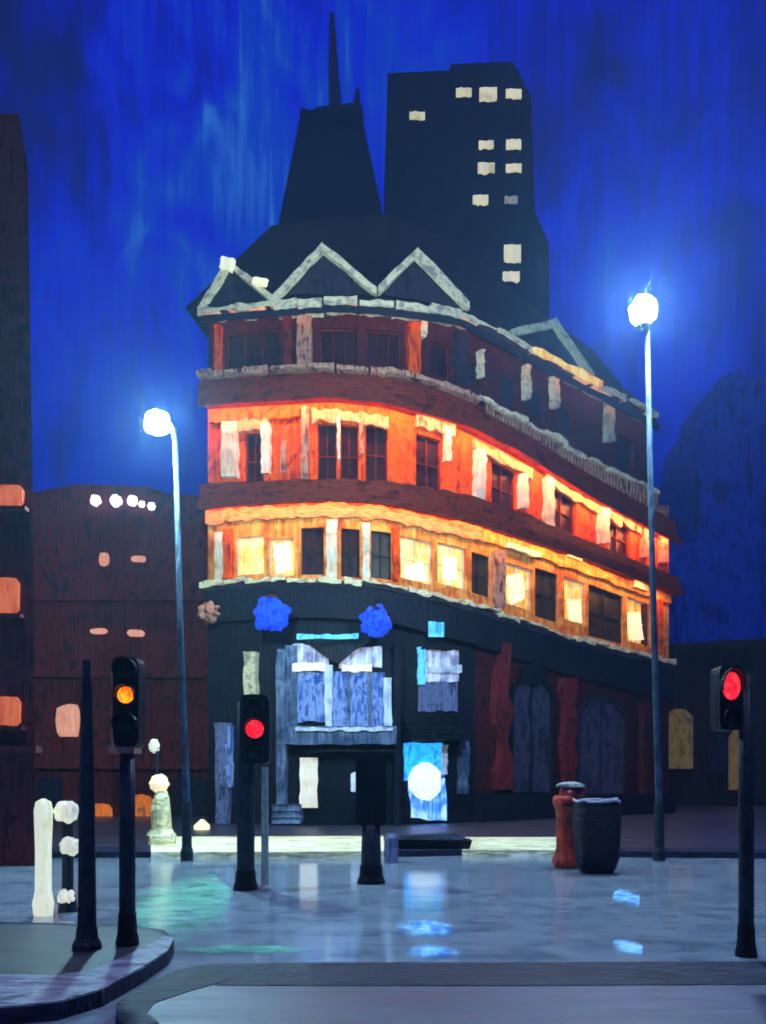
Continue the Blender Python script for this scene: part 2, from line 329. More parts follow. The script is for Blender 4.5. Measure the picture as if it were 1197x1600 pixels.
def slab(mb, x0, x1, yt, yb, o0, o1, step=10, wob=0, ground=False):
    """a band on the facade between two facade columns, from yt down to yb, between offsets o0 and o1"""
    yt, yb = fn(yt), fn(yb); n = max(1, int(math.ceil((x1 - x0) / step))); base = len(mb.v); ring = []
    k = random.random() * 50
    for i in range(n + 1):
        x = x0 + (x1 - x0) * i / n
        w1, w2 = wob * fr(x * .09, k), wob * fr(x * .09 + 40, k)
        a, b = yt(x) + w1, yb(x) + w2
        bot = (lambda o: (lambda p: Vector((p.x, p.y, .13)))(FP(x, b, o))) if ground else (lambda o: FP(x, b, o))
        ring += [FP(x, a, o1), bot(o1), bot(o0), FP(x, a, o0)]
    fs = []
    for i in range(n):
        for j in range(4): fs.append((i * 4 + j, i * 4 + (j + 1) % 4, i * 4 + 4 + (j + 1) % 4, i * 4 + 4 + j))
    fs += [(0, 1, 2, 3), (n * 4 + 3, n * 4 + 2, n * 4 + 1, n * 4)]
    mb.add(ring, fs)

def vert_bar(mb, x0, x1, y0, y1, o0, o1, wob=3, seg=9):
    """an upright with hand-worn uneven edges"""
    k = random.random() * 90; ring = []
    for i in range(seg + 1):
        y = y0 + (y1 - y0) * i / seg
        a = x0 + wob * fr(i * .7, k); b = x1 + wob * fr(i * .7 + 30, k); oo = o1 * (1 + .25 * fr(i * .6 + 60, k))
        ring += [FP(a, y, o0), FP(a, y, oo), FP(b, y, oo), FP(b, y, o0)]
    fs = [(i * 4 + j, i * 4 + (j + 1) % 4, i * 4 + 4 + (j + 1) % 4, i * 4 + 4 + j) for i in range(seg) for j in range(4)]
    fs += [(0, 1, 2, 3), (seg * 4 + 3, seg * 4 + 2, seg * 4 + 1, seg * 4)]
    mb.add(ring, fs)

def patch(mb, pts, o0, o1, wob=0, sub=4):
    P = []; k = random.random() * 90
    for i in range(len(pts)):
        a, b = pts[i], pts[(i + 1) % len(pts)]
        for j in range(sub):
            t = j / sub; x = a[0] + (b[0] - a[0]) * t; y = a[1] + (b[1] - a[1]) * t; q = i * sub + j
            P.append((x + wob * fr(q * .8, k), y + wob * fr(q * .8 + 33, k)))
    mb.prism([FP(x, y, o1) for x, y in P], [FP(x, y, o0) for x, y in P])

def wall(mb, x0, x1, yt, yb, holes, o=0.0, rec=.28, step=9):
    """facade wall with real openings; holes = (xa, xb, ytop, ybottom) functions or numbers"""
    xs = set([x0, x1])
    for h in holes: xs |= {h[0], h[1]}
    xs = sorted(xs); full = []
    for a, b in zip(xs, xs[1:]):
        n = max(1, int((b - a) / step))
        full += [a + (b - a) * i / n for i in range(n)]
    full.append(xs[-1])
    for a, b in zip(full, full[1:]):
        m = (a + b) / 2; cuts = sorted([h for h in holes if h[0] < m < h[1]], key=lambda h: fn(h[2])(m))
        top = yt
        for h in cuts:
            ht, hb = fn(h[2]), fn(h[3])
            mb.add([FP(a, top(a), o), FP(b, top(b), o), FP(b, ht(b), o), FP(a, ht(a), o)], [(0, 1, 2, 3)])
            mb.add([FP(a, ht(a), o), FP(b, ht(b), o), FP(b, ht(b), o - rec), FP(a, ht(a), o - rec)], [(0, 1, 2, 3)])
            mb.add([FP(a, hb(a), o), FP(b, hb(b), o), FP(b, hb(b), o - rec), FP(a, hb(a), o - rec)], [(0, 1, 2, 3)])
            top = hb
        mb.add([FP(a, top(a), o), FP(b, top(b), o), FP(b, yb(b), o), FP(a, yb(a), o)], [(0, 1, 2, 3)])
    for h in holes:
        for x in (h[0], h[1]):
            a, b = fn(h[2])(x), fn(h[3])(x)
            mb.add([FP(x, a, o), FP(x, b, o), FP(x, b, o - rec), FP(x, a, o - rec)], [(0, 1, 2, 3)])

def sl(L, xc, y):       # a height that follows the slope of a level through (xc, y)
    f = LV(L); c = f(xc); return lambda x: y + f(x) - c

BL = thing('corner_building', 'curved red brick corner building with gables and glowing yellow and orange storeys', 'building', (0, 28, 0))
X0, X1, XU = 325, 1045, 1012

def window(x0, x1, yt, yb, pane, frame='gable', o=-.2, bars=(1, 1), inner=None, fw=2.0, name='window'):
    xc = (x0 + x1) / 2
    f = MB()
    yt_, yb_ = fn(yt), fn(yb)
    slab(f, x0, x1, yt_, lambda x: yt_(x) + fw, o, o + .10, wob=.4)
    slab(f, x0, x1, lambda x: yb_(x) - fw, yb_, o, o + .10, wob=.4)
    for i in range(bars[0] + 2):
        xx = x0 + (x1 - x0 - fw) * i / (bars[0] + 1)
        slab(f, xx, xx + fw * (1 if i in (0, bars[0] + 1) else .7), lambda x: yt_(x) + fw, lambda x: yb_(x) - fw, o, o + .09)
    for i in range(bars[1]):
        t = (i + 1) / (bars[1] + 1)
        slab(f, x0 + fw, x1 - fw, lambda x: yt_(x) + (yb_(x) - yt_(x)) * t, lambda x: yt_(x) + (yb_(x) - yt_(x)) * t + fw * .7, o, o + .08)
    fo = f.build(name, frame, BL)
    p = MB(); slab(p, x0, x1, yt_, yb_, o - .06, o + .02); p.build('pane', pane, fo)
    if inner:
        q = MB(); patch(q, inner[1], o + .03, o + .14, wob=3.0, sub=5); q.build('curtain', inner[0], fo)
    return fo

# --- yellow storey (first floor)
holes1 = []
YW = [  # x0, x1, top, bottom, pane, inner bright patch
    (368, 412, 838, 898, 'lit_yellow', ('lit_yellow', [(376, 850), (404, 846), (406, 892), (378, 894)])),
    (420, 460, 842, 900, 'lit_gold', ('lit_cream', [(426, 850), (452, 846), (456, 890), (430, 896)])),
    (470, 506, 824, 898, 'dark_glass', None),
    (533, 562, 826, 902, 'dark_glass', None),
    (580, 612, 830, 904, 'olive_glass', None),
    (624, 676, 842, 908, 'lit_yellow', ('lit_cream', [(630, 884), (664, 878), (668, 906), (632, 906)])),
    (684, 728, 852, 916, 'lit_yellow', ('lit_cream', [(694, 872), (716, 870), (716, 906), (696, 904)])),
    (737, 766, 866, 930, 'olive_glass', None),
    (786, 832, 884, 948, 'lit_gold', ('lit_cream', [(796, 898), (818, 896), (822, 934), (802, 946)])),
    (836, 872, 892, 968, 'olive_glass', None),
    (882, 914, 906, 972, 'lit_gold', ('lit_cream', [(890, 936), (910, 936), (912, 972), (894, 970)])),
    (920, 974, 922, 1000, 'olive_glass', None),
    (980, 1016, 938, 1006, 'lit_gold', ('lit_cream', [(986, 958), (1004, 956), (1008, 1000), (988, 998)])),
]
for w in YW:
    xc = (w[0] + w[1]) / 2
    holes1.append((w[0], w[1], sl(L2, xc, w[2]), sl(L1, xc, w[3])))
w_ = MB(); wall(w_, X0, X1, LV(L2), LV(L1), holes1); w_.build('first_floor_wall', 'brick_gold', BL)
for w, h in zip(YW, holes1):
    window(w[0], w[1], h[2], h[3], w[4], frame='cream' if w[4].startswith('lit') else 'gable', inner=w[5])
for (a, b, y0, y1, m) in ((341, 352, 834, 912, 'cream'), (354, 366, 828, 906, 'brick_orange'), (511, 527, 815, 906, 'cream'), (566, 577, 820, 908, 'cream'),
                          (768, 784, 862, 950, 'pink'), (613, 622, 826, 908, 'brick_orange'), (1018, 1030, 938, 1020, 'brick_orange')):
    p = MB(); vert_bar(p, a, b, y0, y1, 0, .22, wob=2.2); p.build('pilaster', m, BL)
for (a, b, dy, th, m) in ((786, 838, 30, 9, 'cream'), (880, 902, 14, 9, 'cream'), (984, 1006, 22, 7, 'cream')):
    p = MB(); f = LV(L2, dy - 22); slab(p, a, b, f, lambda x, f=f, th=th: f(x) + th, 0, .25, wob=3, step=5); p.build('lintel', m, BL)

# --- orange storey (second floor)
holes2 = []
OW = [(382, 412, 676, 762), (496, 526, 662, 760), (532, 560, 664, 760), (571, 606, 664, 754), (650, 690, 682, 766),
      (768, 806, 728, 798), (860, 900, 770, 828), (950, 984, 812, 868)]
for w in OW:
    xc = (w[0] + w[1]) / 2
    holes2.append((w[0], w[1], sl(L3, xc, w[2]), sl(L2B, xc, w[3])))
w_ = MB(); wall(w_, X0, X1, LV(L3), LV(L2), holes2); w_.build('second_floor_wall', 'brick_orange', BL)
for w, h in zip(OW, holes2): window(w[0], w[1], h[2], h[3], 'dark_glass', frame='brown_band', bars=(1, 1))
for (a, b, y0, y1, m, o) in ((350, 374, 662, 748, 'cream', .22), (411, 424, 664, 742, 'cream', .18), (474, 484, 640, 772, 'pink', .24), (527, 532, 652, 720, 'cream', .16),
        (562, 568, 655, 712, 'pink', .15), (440, 449, 690, 740, 'pink', .12), (692, 701, 668, 722, 'cream', .18), (738, 752, 704, 782, 'cream', .22), (808, 820, 742, 796, 'cream', .2),
        (848, 860, 748, 824, 'cream', .22), (932, 946, 796, 850, 'cream', .22), (1000, 1010, 806, 872, 'pink', .2), (1028, 1038, 792, 880, 'pink', .2)):
    p = MB(); vert_bar(p, a, b, y0, y1, 0, o, wob=2.5); p.build('pilaster', m, BL)
for (a, b, y, th, m, L) in ((368, 422, 656, 18, 'cream', L3), (330, 470, 646, 12, 'brick_orange', L3), (488, 606, 645, 17, 'cream', L3), (648, 708, 656, 20, 'pink', L3), (738, 828, 718, 15, 'cream', L3),
                         (852, 968, 786, 14, 'cream', L3), (936, 998, 812, 13, 'pink', L3)):
    f = sl(L, (a + b) / 2, y - (8 if a > 700 else 0)); p = MB(); slab(p, a, b, f, lambda x, f=f, th=th: f(x) + th + 3 * fr(x * .1, a), 0, .15, wob=6, step=5); p.build('lintel', 'cream_mid' if m == 'cream' else m, BL)

# --- top storey
holes3 = []
TW = [(352, 436, 516, 572), (500, 560, 512, 566), (572, 628, 516, 570), (672, 704, 536, 588), (730, 748, 560, 604), (782, 812, 584, 634), (826, 854, 606, 654), (872, 896, 632, 676), (966, 990, 684, 730)]
for w in TW:
    xc = (w[0] + w[1]) / 2
    holes3.append((w[0], w[1], sl(L5, xc, w[2]), sl(L4, xc, w[3])))
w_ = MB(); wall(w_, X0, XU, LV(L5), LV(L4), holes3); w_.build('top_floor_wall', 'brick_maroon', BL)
for w, h in zip(TW, holes3): window(w[0], w[1], h[2], h[3], 'dark_glass' if w[0] < 700 else 'navy_glass', frame='brown_band', bars=(2 if w[1] - w[0] > 50 else 0, 0))
for (a, b, y0, y1, m) in ((340, 348, 512, 592, 'brick_orange'), (446, 458, 496, 590, 'red_pil'), (466, 488, 494, 608, 'pink'), (634, 652, 508, 596, 'brick_orange'), (652, 662, 506, 530, 'trim_pale'), (708, 724, 520, 600, 'gable'),
                          (744, 751, 550, 592, 'trim_pale'), (814, 823, 572, 626, 'trim_pale'), (857, 868, 590, 640, 'trim_pale'), (942, 954, 628, 692, 'trim_green')):
    p = MB(); vert_bar(p, a, b, y0, y1, 0, .22, wob=2.5); p.build('pilaster', m, BL)

# --- cornices and bands
def strokes(name, L, d0, d1, o0, o1, m, x0, x1):
    p = MB(); x = x0
    while x < x1 - 4:
        e = min(x1, x + random.uniform(18, 52)); u = random.uniform(-2.2, 2.2); g = random.uniform(.45, 1.15); mid = (d0 + d1) / 2 + u; h = (d1 - d0) / 2 * g; tl = random.uniform(-2, 2)
        f0, f1 = LV(L, mid - h), LV(L, mid + h)
        slab(p, x, e, lambda q: f0(q) + tl * (q - x) / (e - x), lambda q: f1(q) + tl * (q - x) / (e - x), o0, o1 + random.uniform(-.04, .05), wob=3.5, step=5)
        x = e + random.uniform(-2, 5)
    return p.build(name, m, BL)
def band(name, L, d0, d1, o0, o1, m, x0=X0, x1=X1, wob=1.5, step=8):
    p = MB(); slab(p, x0, x1, LV(L, d0), LV(L, d1), o0, o1, wob=wob, step=step); return p.build(name, m, BL)
strokes('cornice', L1, -1, 7, -.1, .40, 'trim_pale', X0 - 3, X1)
band('cornice', L1, 6, 13, -.1, .33, 'gable', X0 - 3, X1, wob=3)
band('fascia', L1, 10, 62, .05, .28, 'ground_wall')
band('frieze', L2, -1, 20, -.1, .14, 'cream_warm', X0 - 1, 752, wob=7)
band('frieze', L2, -1, 14, -.1, .14, 'brick_gold', 752, X1, wob=5)
band('balcony_band', L2B, 0, 26, .06, .55, 'brown_band', wob=3)
band('cornice', L2, -12, -4, -.1, .68, 'brown_band', wob=2)
band('balcony_band', L3, -26, -2, -.1, .66, 'brown_band', wob=2, x1=X1 - 8)
strokes('cornice', L4, 0, 9, -.1, .70, 'pink', X0 - 2, 730)
band('ledge', L4, 10, 22, -.1, .50, 'brown_band', X0 - 2, XU, wob=2)
strokes('handrail', L4, -2, 4, .52, .66, 'trim_pale', 730, XU)
bal = MB()
for i in range(53):
    x = 742 + i * 5.1
    slab(bal, x, x + 1.7, LV(L4, 4), lambda x: LV(L3)(x) - 27, .54, .62, step=5)
bal.build('balustrade', 'pink', BL)
strokes('eaves', L5, -5, 8, -.1, .65, 'trim_pale', X0, 730)
strokes('eaves', L5, -7, 3, -.1, .65, 'trim_pale', 730, XU - 4)
band('eaves_board', L5, -3, 3, -.1, .60, 'gable', X0, XU - 4, wob=0)
band('eaves_lamp_row', L5, -7, 3, .66, .76, 'lit_gold', 812, 918, wob=4, step=4)

# --- light strips tucked under the cornices (the building's own architectural lighting)
def strip(L, dy, o, m, k, name='light_strip', x0=X0 + 6, x1=X1 - 6):
    mm = M[m].copy(); mm.node_tree.nodes['Principled BSDF'].inputs['Emission Strength'].default_value = k
    p = MB(); slab(p, x0, x1, LV(L, dy), LV(L, dy + 2), o, o + .05, step=20); return p.build(name, mm, BL)
strip(L3, 0, .56, 'orange_strip', 225)
band('fascia', L3, -3, 7, .62, .70, 'brown_band', wob=2)
strip(L2, -3, .58, 'warm_strip', 78)
band('fascia', L2, -5, 4, .64, .72, 'brown_band', wob=2)
strip(L5, 10, .45, 'orange_strip', 5, x1=XU - 6)
band('fascia', L5, 8, 18, .52, .6, 'gable', wob=2, x1=XU)

# --- ground floor
g_ = MB(); slab(g_, X0, 742, LV(L1), 1290, -.3, 0, ground=True); g_.build('shopfront_wall', 'ground_wall', BL)
g_ = MB(); slab(g_, 742, X1, LV(L1), 1290, -.3, 0, ground=True); g_.build('ground_floor_wall', 'brick_dark', BL)
def fbar(name, m, x0, x1, y0, y1, o0, o1, wob=2.5, par=None):
    p = MB(); vert_bar(p, x0, x1, y0, y1, o0, o1, wob=wob); return p.build(name, m, par or BL)
def frow(name, m, x0, x1, y0, y1, o0, o1, wob=3, par=None):
    p = MB(); slab(p, x0, x1, fn(y0), fn(y1), o0, o1, wob=wob, step=6); return p.build(name, m, par or BL)
# large bay window over the entrance
bay = frow('bay_window', 'slate_stone', 452, 612, 1136, 1164, 0, .60, wob=2)
frow('pane', 'blue_pane', 466, 508, 1050, 1128, .05, .12, par=bay)
frow('pane', 'blue_pane', 520, 600, 1050, 1136, .05, .12, par=bay)
frow('pane', 'pale_pane', 458, 514, 1008, 1044, .05, .12, par=bay)
frow('pane', 'pale_pane', 530, 596, 1012, 1044, .05, .12, par=bay)
for a, b, y0, y1, m in ((448, 466, 1010, 1140, 'slate_stone'), (508, 520, 1040, 1136, 'white_frame'), (598, 610, 1060, 1160, 'white_frame'), (542, 547, 1050, 1136, 'slate_stone'), (574, 579, 1050, 1136, 'slate_stone')):
    fbar('mullion', m, a, b, y0, y1, .05, .22, par=bay)
frow('transom', 'cream_lit', 460, 510, 1038, 1050, .12, .26, par=bay); frow('transom', 'cream_lit', 534, 580, 1040, 1051, .12, .26, par=bay)
frow('sill', 'white_frame', 470, 606, 1138, 1144, .60, .68, par=bay)
p = MB(); patch(p, [(476, 1002), (580, 1002), (560, 1016), (528, 1040), (500, 1020)], .22, .4, wob=3); p.build('bracket', 'black', BL)
frow('lit_sign', 'cyan_sign', 468, 560, 994, 1002, .28, .36)
# entrance under the bay
en = frow('entrance', 'black', 488, 612, 1172, 1176, 0, .5)
p = MB(); slab(p, 488, 612, fn(1176), fn(1290), .02, .08, ground=True); p.build('door', 'black', en)
frow('pane', 'pale_pane', 548, 572, 1206, 1236, .09, .12, par=en, wob=8)
fbar('lit_panel', 'cream_lit', 470, 497, 1184, 1262, .05, .14)
fbar('plinth', 'slate_stone', 432, 474, 1256, 1286, .02, .4)
for (a, b, y0, y1, m) in ((343, 362, 1130, 1286, 'lilac'), (359, 366, 1135, 1230, 'blue_pane'), (387, 405, 1020, 1112, 'trim_pale'), (436, 450, 1016, 1270, 'slate_stone'),
                          (612, 622, 1010, 1290, 'ground_wall'), (714, 724, 1150, 1240, 'slate_stone')):
    fbar('column', m, a, b, y0, y1, .02, .3)
# side window, awning and blue lit door
sw = frow('side_window', 'ground_wall', 652, 716, 1012, 1016, 0, .25)
frow('pane', 'pale_pane', 656, 714, 1016, 1066, .04, .10, par=sw); frow('pane', 'lilac', 652, 712, 1066, 1112, .04, .10, par=sw)
fbar('frame', 'cyan_sign', 651, 660, 1012, 1070, .05, .2, par=sw); frow('transom', 'white_frame', 664, 716, 1042, 1052, .1, .2, par=sw, wob=6)
frow('lit_sign', 'cyan_sign', 662, 684, 974, 997, .28, .36, wob=2)
aw = MB()
for i in range(5): slab(aw, 624 + i, 718 - i, 1114 + i * 9, 1122 + i * 9, .02, .25 + i * .12, wob=1.5)
aw.build('awning', 'black', BL)
dr = MB(); slab(dr, 622, 706, 1158, 1290, .01, .05, ground=True); dr = dr.build('lit_door', 'black', BL)
p = MB(); patch(p, [(630, 1161), (690, 1161), (692, 1212), (630, 1220)], .06, .1, wob=3); p.build('pane', 'blue_door', dr)
p = MB(); patch(p, [(636, 1222), (694, 1216), (694, 1282), (642, 1278)], .06, .1, wob=3); p.build('pane', 'blue_door2', dr)
p = MB(); patch(p, [(661 + 25 * math.cos(i * .449), 1221 + 30 * math.sin(i * .449)) for i in range(14)], .11, .16, wob=2, sub=2); p.build('lit_poster', 'white_glow', dr)
fbar('frame', 'white_frame', 686, 695, 1164, 1210, .06, .16, par=dr)
# arched windows
def arch(x0, x1, yt, yb, m, fm):
    f = MB(); xc, r = (x0 + x1) / 2, (x1 - x0) / 2; n = 12
    outer = [(xc - r * math.cos(math.pi * i / n), yt + r * 1.1 - r * 1.1 * math.sin(math.pi * i / n)) for i in range(n + 1)]
    ri = r - 5; inn = [(xc - ri * math.cos(math.pi * i / n), yt + r * 1.1 - (r * 1.1 - 6) * math.sin(math.pi * i / n)) for i in range(n + 1)]
    outer = [(x0, yb)] + outer + [(x1, yb)]; inn = [(x0 + 5, yb)] + inn + [(x1 - 5, yb)]
    for i in range(len(outer) - 1):
        q = [outer[i], outer[i + 1], inn[i + 1], inn[i]]
        f.prism([FP(x, y, .18) for x, y in q], [FP(x, y, .01) for x, y in q])
    fo = f.build('arched_window', fm, BL)
    p = MB(); p.prism([FP(x, y, .06) for x, y in inn], [FP(x, y, .01) for x, y in inn]); p.build('pane', m, fo)
    b = MB(); slab(b, xc - 1, xc + 1, yt + 6, yb, .06, .11); b.build('mullion', fm, fo)
M['arch_glass'] = mat('grey violet glass', [(24, 25, 36), (48, 48, 66), (64, 62, 82), (32, 32, 44)], rough=.4, bump=.3, emit=.12)
arch(792, 862, 1056, 1238, 'arch_glass', 'black'); arch(896, 974, 1088, 1244, 'arch_glass', 'gable')
fbar('pilaster', 'red_pil', 770, 792, 1006, 1234, .02, .3, wob=12); fbar('pilaster', 'red_pil', 872, 892, 1060, 1244, .02, .3, wob=12)
fbar('pilaster', 'brick_dark', 996, 1012, 1096, 1250, .02, .3, wob=4)
p = MB(); slab(p, 742, X1, 1240, 1290, .0, .35, ground=True); p.build('plinth', 'ground_wall', BL)
p = MB(); patch(p, [(808, 1052), (812, 1040), (828, 1036), (842, 1044), (844, 1062), (830, 1070), (812, 1066)], .1, .3, wob=4); p.build('ornament', 'black', BL)
# side and rear walls, flat roof body
pl, pr = plan(X0), plan(X1)
b_ = MB(); b_.box(pl.x, pl.x + .3, pl.y, 50, 0, zat(X0, LV(L5)(X0))); b_.box(pr.x - .3, pr.x, pr.y, 50, 0, zat(X1, LV(L3)(X1))); pu = plan(XU); b_.box(pu.x - .3, pu.x, pu.y, 50, 0, zat(XU, LV(L5)(XU)) - .05); b_.add([(pu.x - .3, pu.y, zat(X1, LV(L3)(X1)) - .02), (pr.x, pr.y, zat(X1, LV(L3)(X1)) - .02), (pr.x, 50, zat(X1, LV(L3)(X1)) - .02), (pu.x - .3, 50, zat(X1, LV(L3)(X1)) - .02)], [(0, 1, 2, 3)]); b_.box(pl.x, pr.x, 49.7, 50, 0, 17)
b_.build('side_and_rear_wall', 'brick_dark', BL)
# --- roof
ridge = [(425, 352, 34), (520, 340, 34), (610, 335, 35), (740, 392, 37), (800, 452, 38.5), (856, 496, 40), (925, 545, 42), (975, 606, 44)]
ex = [X0 - 22, 470, 590, 715, 765, 820, 900, XU]
rv = []; ev = []
r_ = MB()
for (rx, ry, rY), e in zip(ridge, ex):
    ev.append(FP(e, LV(L5, -8)(e), .55)); rv.append(at(rx, ry, rY))
bk = [Vector((v.x * 1.1, 50, v.z - 4)) for v in rv]
n = len(ev); r_.add(ev + rv + bk, [(i, i + 1, n + i + 1, n + i) for i in range(n - 1)] + [(n + i, n + i + 1, 2 * n + i + 1, 2 * n + i) for i in range(n - 1)] + [(0, n, 2 * n), (n - 1, 3 * n - 1, 2 * n - 1)])
r_.build('roof', 'roof', BL)
# --- gables
def gable(apex, l, r, m, trim, o=.35, w=9, deep=4.0):
    g = MB(); ax, ay = apex
    F3 = [FP(l[0], l[1], o), FP(ax, ay, o), FP(r[0], r[1], o)]
    B3 = [FP(l[0], l[1], o - deep), FP(ax, ay, o - deep), FP(r[0], r[1], o - deep)]
    for k in (0, 1, 2): B3[k] = Vector((F3[k].x + (B3[k].x - F3[k].x), F3[k].y + deep, F3[k].z))
    g.prism(F3, B3); go = g.build('gable', m, BL)
    for (p0, p1) in ((l, apex), (apex, r)):
        q = MB(); n = 7; k = random.random() * 60; P = []; Q = []
        for i in range(n + 1):
            t = i / n; x = p0[0] + (p1[0] - p0[0]) * t; y = p0[1] + (p1[1] - p0[1]) * t
            P.append((x, y - w * .5 + 2.5 * fr(i * .8, k))); Q.append((x, y + w * .7 + 3 * fr(i * .8 + 20, k)))
        for i in range(n):
            c = [P[i], P[i + 1], Q[i + 1], Q[i]]
            q.prism([FP(x, y, o + .25) for x, y in c], [FP(x, y, o + .02) for x, y in c])
        q.build('bargeboard', trim, go)
    return go
gable((370, 424), (323, 500), (440, 484), 'gable', 'trim_pale', w=10)
gable((507, 402), (436, 480), (586, 470), 'gable', 'trim_pale', w=10)
gable((640, 408), (588, 468), (716, 488), 'gable', 'trim_pale', w=12)
gable((850, 512), (780, 530), (910, 596), 'gable', 'trim_green', w=10)
for (a, b, y0, y1) in ((364, 382, 420, 442), (412, 430, 452, 466)):
    p = MB(); patch(p, [(a, y0), (b, y0 + 4), (b - 4, y1), (a - 4, y1 - 5)], .6, .75, wob=2); p.build('lit_dormer_pane', 'tower_win', BL)
for a, b, y0, y1, m in ((735, 792, 470, 496, 'trim_pale'), (922, 990, 572, 612, 'trim_pale')):
    p = MB(); slab(p, a, b, lambda x: y0 + (y1 - y0) * (x - a) / (b - a), lambda x: y0 + 5 + (y1 - y0) * (x - a) / (b - a), -1.2, -.9, wob=4, step=6); p.build('roof_flashing', m, BL)
    
# --- blue lanterns hung on the fascia
def lantern(x, y, label, r=26):
    c = FP(x, y, 1.0); w = FP(x, y - 6, .28)
    t = thing('blue_lantern', label, 'lantern', tuple(c), 'blue lanterns over the entrance')
    R = r / F * depth(x)
    g = MB(); g.sphere(c, R, wob=.45, sq=(1, .8, .95), n=28, m=18); g.build('globe', 'blue_globe', t, smooth=True)
    a = MB(); a.tube([w + Vector((0, 0, R * .4 + .3)), c + Vector((0, -.05, R + .15)), c + Vector((0, 0, R * .8))], .035); a.build('bracket', 'black', t)
    a = MB(); a.lathe(c + Vector((0, 0, R * .82)), [(R * .55, 0), (R * .4, .08), (.05, .16)]); a.build('cap', 'black', t)
lantern(440, 967, 'blue globe lantern on the dark fascia left of the cyan strip sign')
lantern(582, 982, 'blue globe lantern on the dark fascia right of the cyan strip sign', 23)
c = FP(341, 962, .6); o = MB(); o.sphere(c, .33, wob=.6); o = o.build('wall_ornament', 'pink', None)
tag(o, 'dull brown-pink round boss at the far left end of the shopfront', 'ornament')

# ------------------------------------------------------------------ towers behind
def slab3(mb, quad, Y0, Y1):
    """quad of picture points at distance Y0, carried straight back to Y1"""
    f = [at(x, y, Y0) for x, y in quad]; mb.prism(f, [Vector((p.x, Y1, p.z)) for p in f])
T1 = thing('tapered_tower', 'black tapering tower with a thin mast on its flat top', 'tower', tuple(Vector((at(515, 1215, 72).x, 72, 0))))
m_ = MB(); slab3(m_, [(400, 1200), (436, 345), (470, 176), (562, 168), (600, 340), (640, 1200)], 72, 84); m_.build('tower_body', 'tower', T1)
m_ = MB(); slab3(m_, [(468, 180), (470, 168), (486, 172), (500, 166), (530, 164), (548, 160), (566, 162), (568, 180)], 71.7, 84.5); m_.build('parapet', 'tower', T1)
m_ = MB(); a = at(524, 170, 78); m_.tube([a, a + Vector((-.2, 0, 4.3)), a + Vector((-.3, 0, 8.9))], [.62, .45, .2]); m_.build('mast', 'mast', T1)
m_ = MB(); a = at(557, 168, 72.4); m_.tube([a, a + Vector((.1, 0, 1.6))], [.36, .15]); m_.build('pinnacle', 'tower', T1)
T2 = thing('office_tower', 'tall black flat-topped tower with a few lit cream windows', 'tower', (7, 60, 0))
m_ = MB(); slab3(m_, [(596, 1200), (600, 300), (606, 114), (700, 110), (806, 104), (830, 150), (836, 330), (858, 380), (868, 1200)], 60, 71); m_.build('tower_body', 'tower', T2)
m_ = MB(); slab3(m_, [(702, 112), (704, 100), (800, 96), (812, 112)], 63, 69); m_.build('roof_plant', 'tower', T2)
TWN = [(725, 143, 24, 12, 0), (763, 146, 27, 20, 1), (803, 145, 24, 12, 0), (652, 179, 24, 10, 0), (760, 225, 23, 11, 0), (803, 224, 23, 13, 0), (760, 261, 26, 14, 1), (803, 261, 24, 11, 0),
       (751, 311, 24, 13, 0), (799, 311, 20, 9, 2), (801, 395, 26, 26, 1), (799, 431, 26, 14, 0)]
for x, y, w, h, k in TWN:
    m_ = MB(); q = []
    kk = random.random() * 99
    for i in range(7): q.append((x - w / 2 + w * i / 6, y - h / 2 + 1.5 * fr(i, kk)))
    for i in range(6, -1, -1): q.append((x - w / 2 + w * i / 6, y + h / 2 + 3.5 * fr(i + 50, kk)))
    slab3(m_, q, 59.8, 60.03); m_.build('window', ['tower_win', 'tower_win', 'tower_win_dim'][k], T2)

# ------------------------------------------------------------------ left buildings
LB = thing('tall_building', 'tall maroon building at the left frame edge with three orange windows', 'building', (at(20, 1215, 16).x, 16, 0))
m_ = MB(); f = [at(-420, 170, 16), at(30, 178, 16), at(44, 260, 16), at(50, 700, 16), at(56, HY + F * EYE / 16, 16), at(-420, HY + F * EYE / 16, 16)]
m_.prism(f, [Vector((p.x - 6.5, 27, p.z)) for p in f]); m_.build('wall', 'left_wall', LB)
for x0, x1, y0, y1 in ((-6, 36, 757, 790), (-6, 29, 902, 958), (-8, 31, 1088, 1134)):
    m_ = MB(); q = [(x0, y0 + 3), (x0 + 10, y0), (x1 - 6, y0 + 1), (x1, y0 + 9), (x1 - 1, y1 - 6), (x1 - 9, y1 + 2), (x0 + 10, y1 - 2), (x0, y1)]
    slab3(m_, q, 15.92, 16.02); w = m_.build('window', 'left_win', LB)
    m_ = MB(); slab3(m_, [(x0, y1), (x1 + 3, y1), (x1 + 3, y1 + 6), (x0, y1 + 6)], 15.8, 15.99); m_.build('sill', 'left_wall', w)
m_ = MB(); slab3(m_, [(-400, 1165), (56, 1165), (56, 1176), (-400, 1176)], 15.7, 15.99); m_.build('cornice', 'left_wall', LB)
LK = thing('brick_block', 'low dark maroon brick block with a row of small white lamps on its roof', 'building', (at(190, 1215, 34).x, 34, 0))
m_ = MB(); yb = HY + F * EYE / 34
f = [at(-60, 772, 34), at(60, 768, 34), at(120, 756, 34), at(230, 760, 34), at(256, 770, 34), at(330, 776, 34), at(336, yb, 34), at(-60, yb, 34)]
m_.prism(f, [Vector((p.x, 46, p.z)) for p in f]); m_.build('wall', 'left_block', LK)
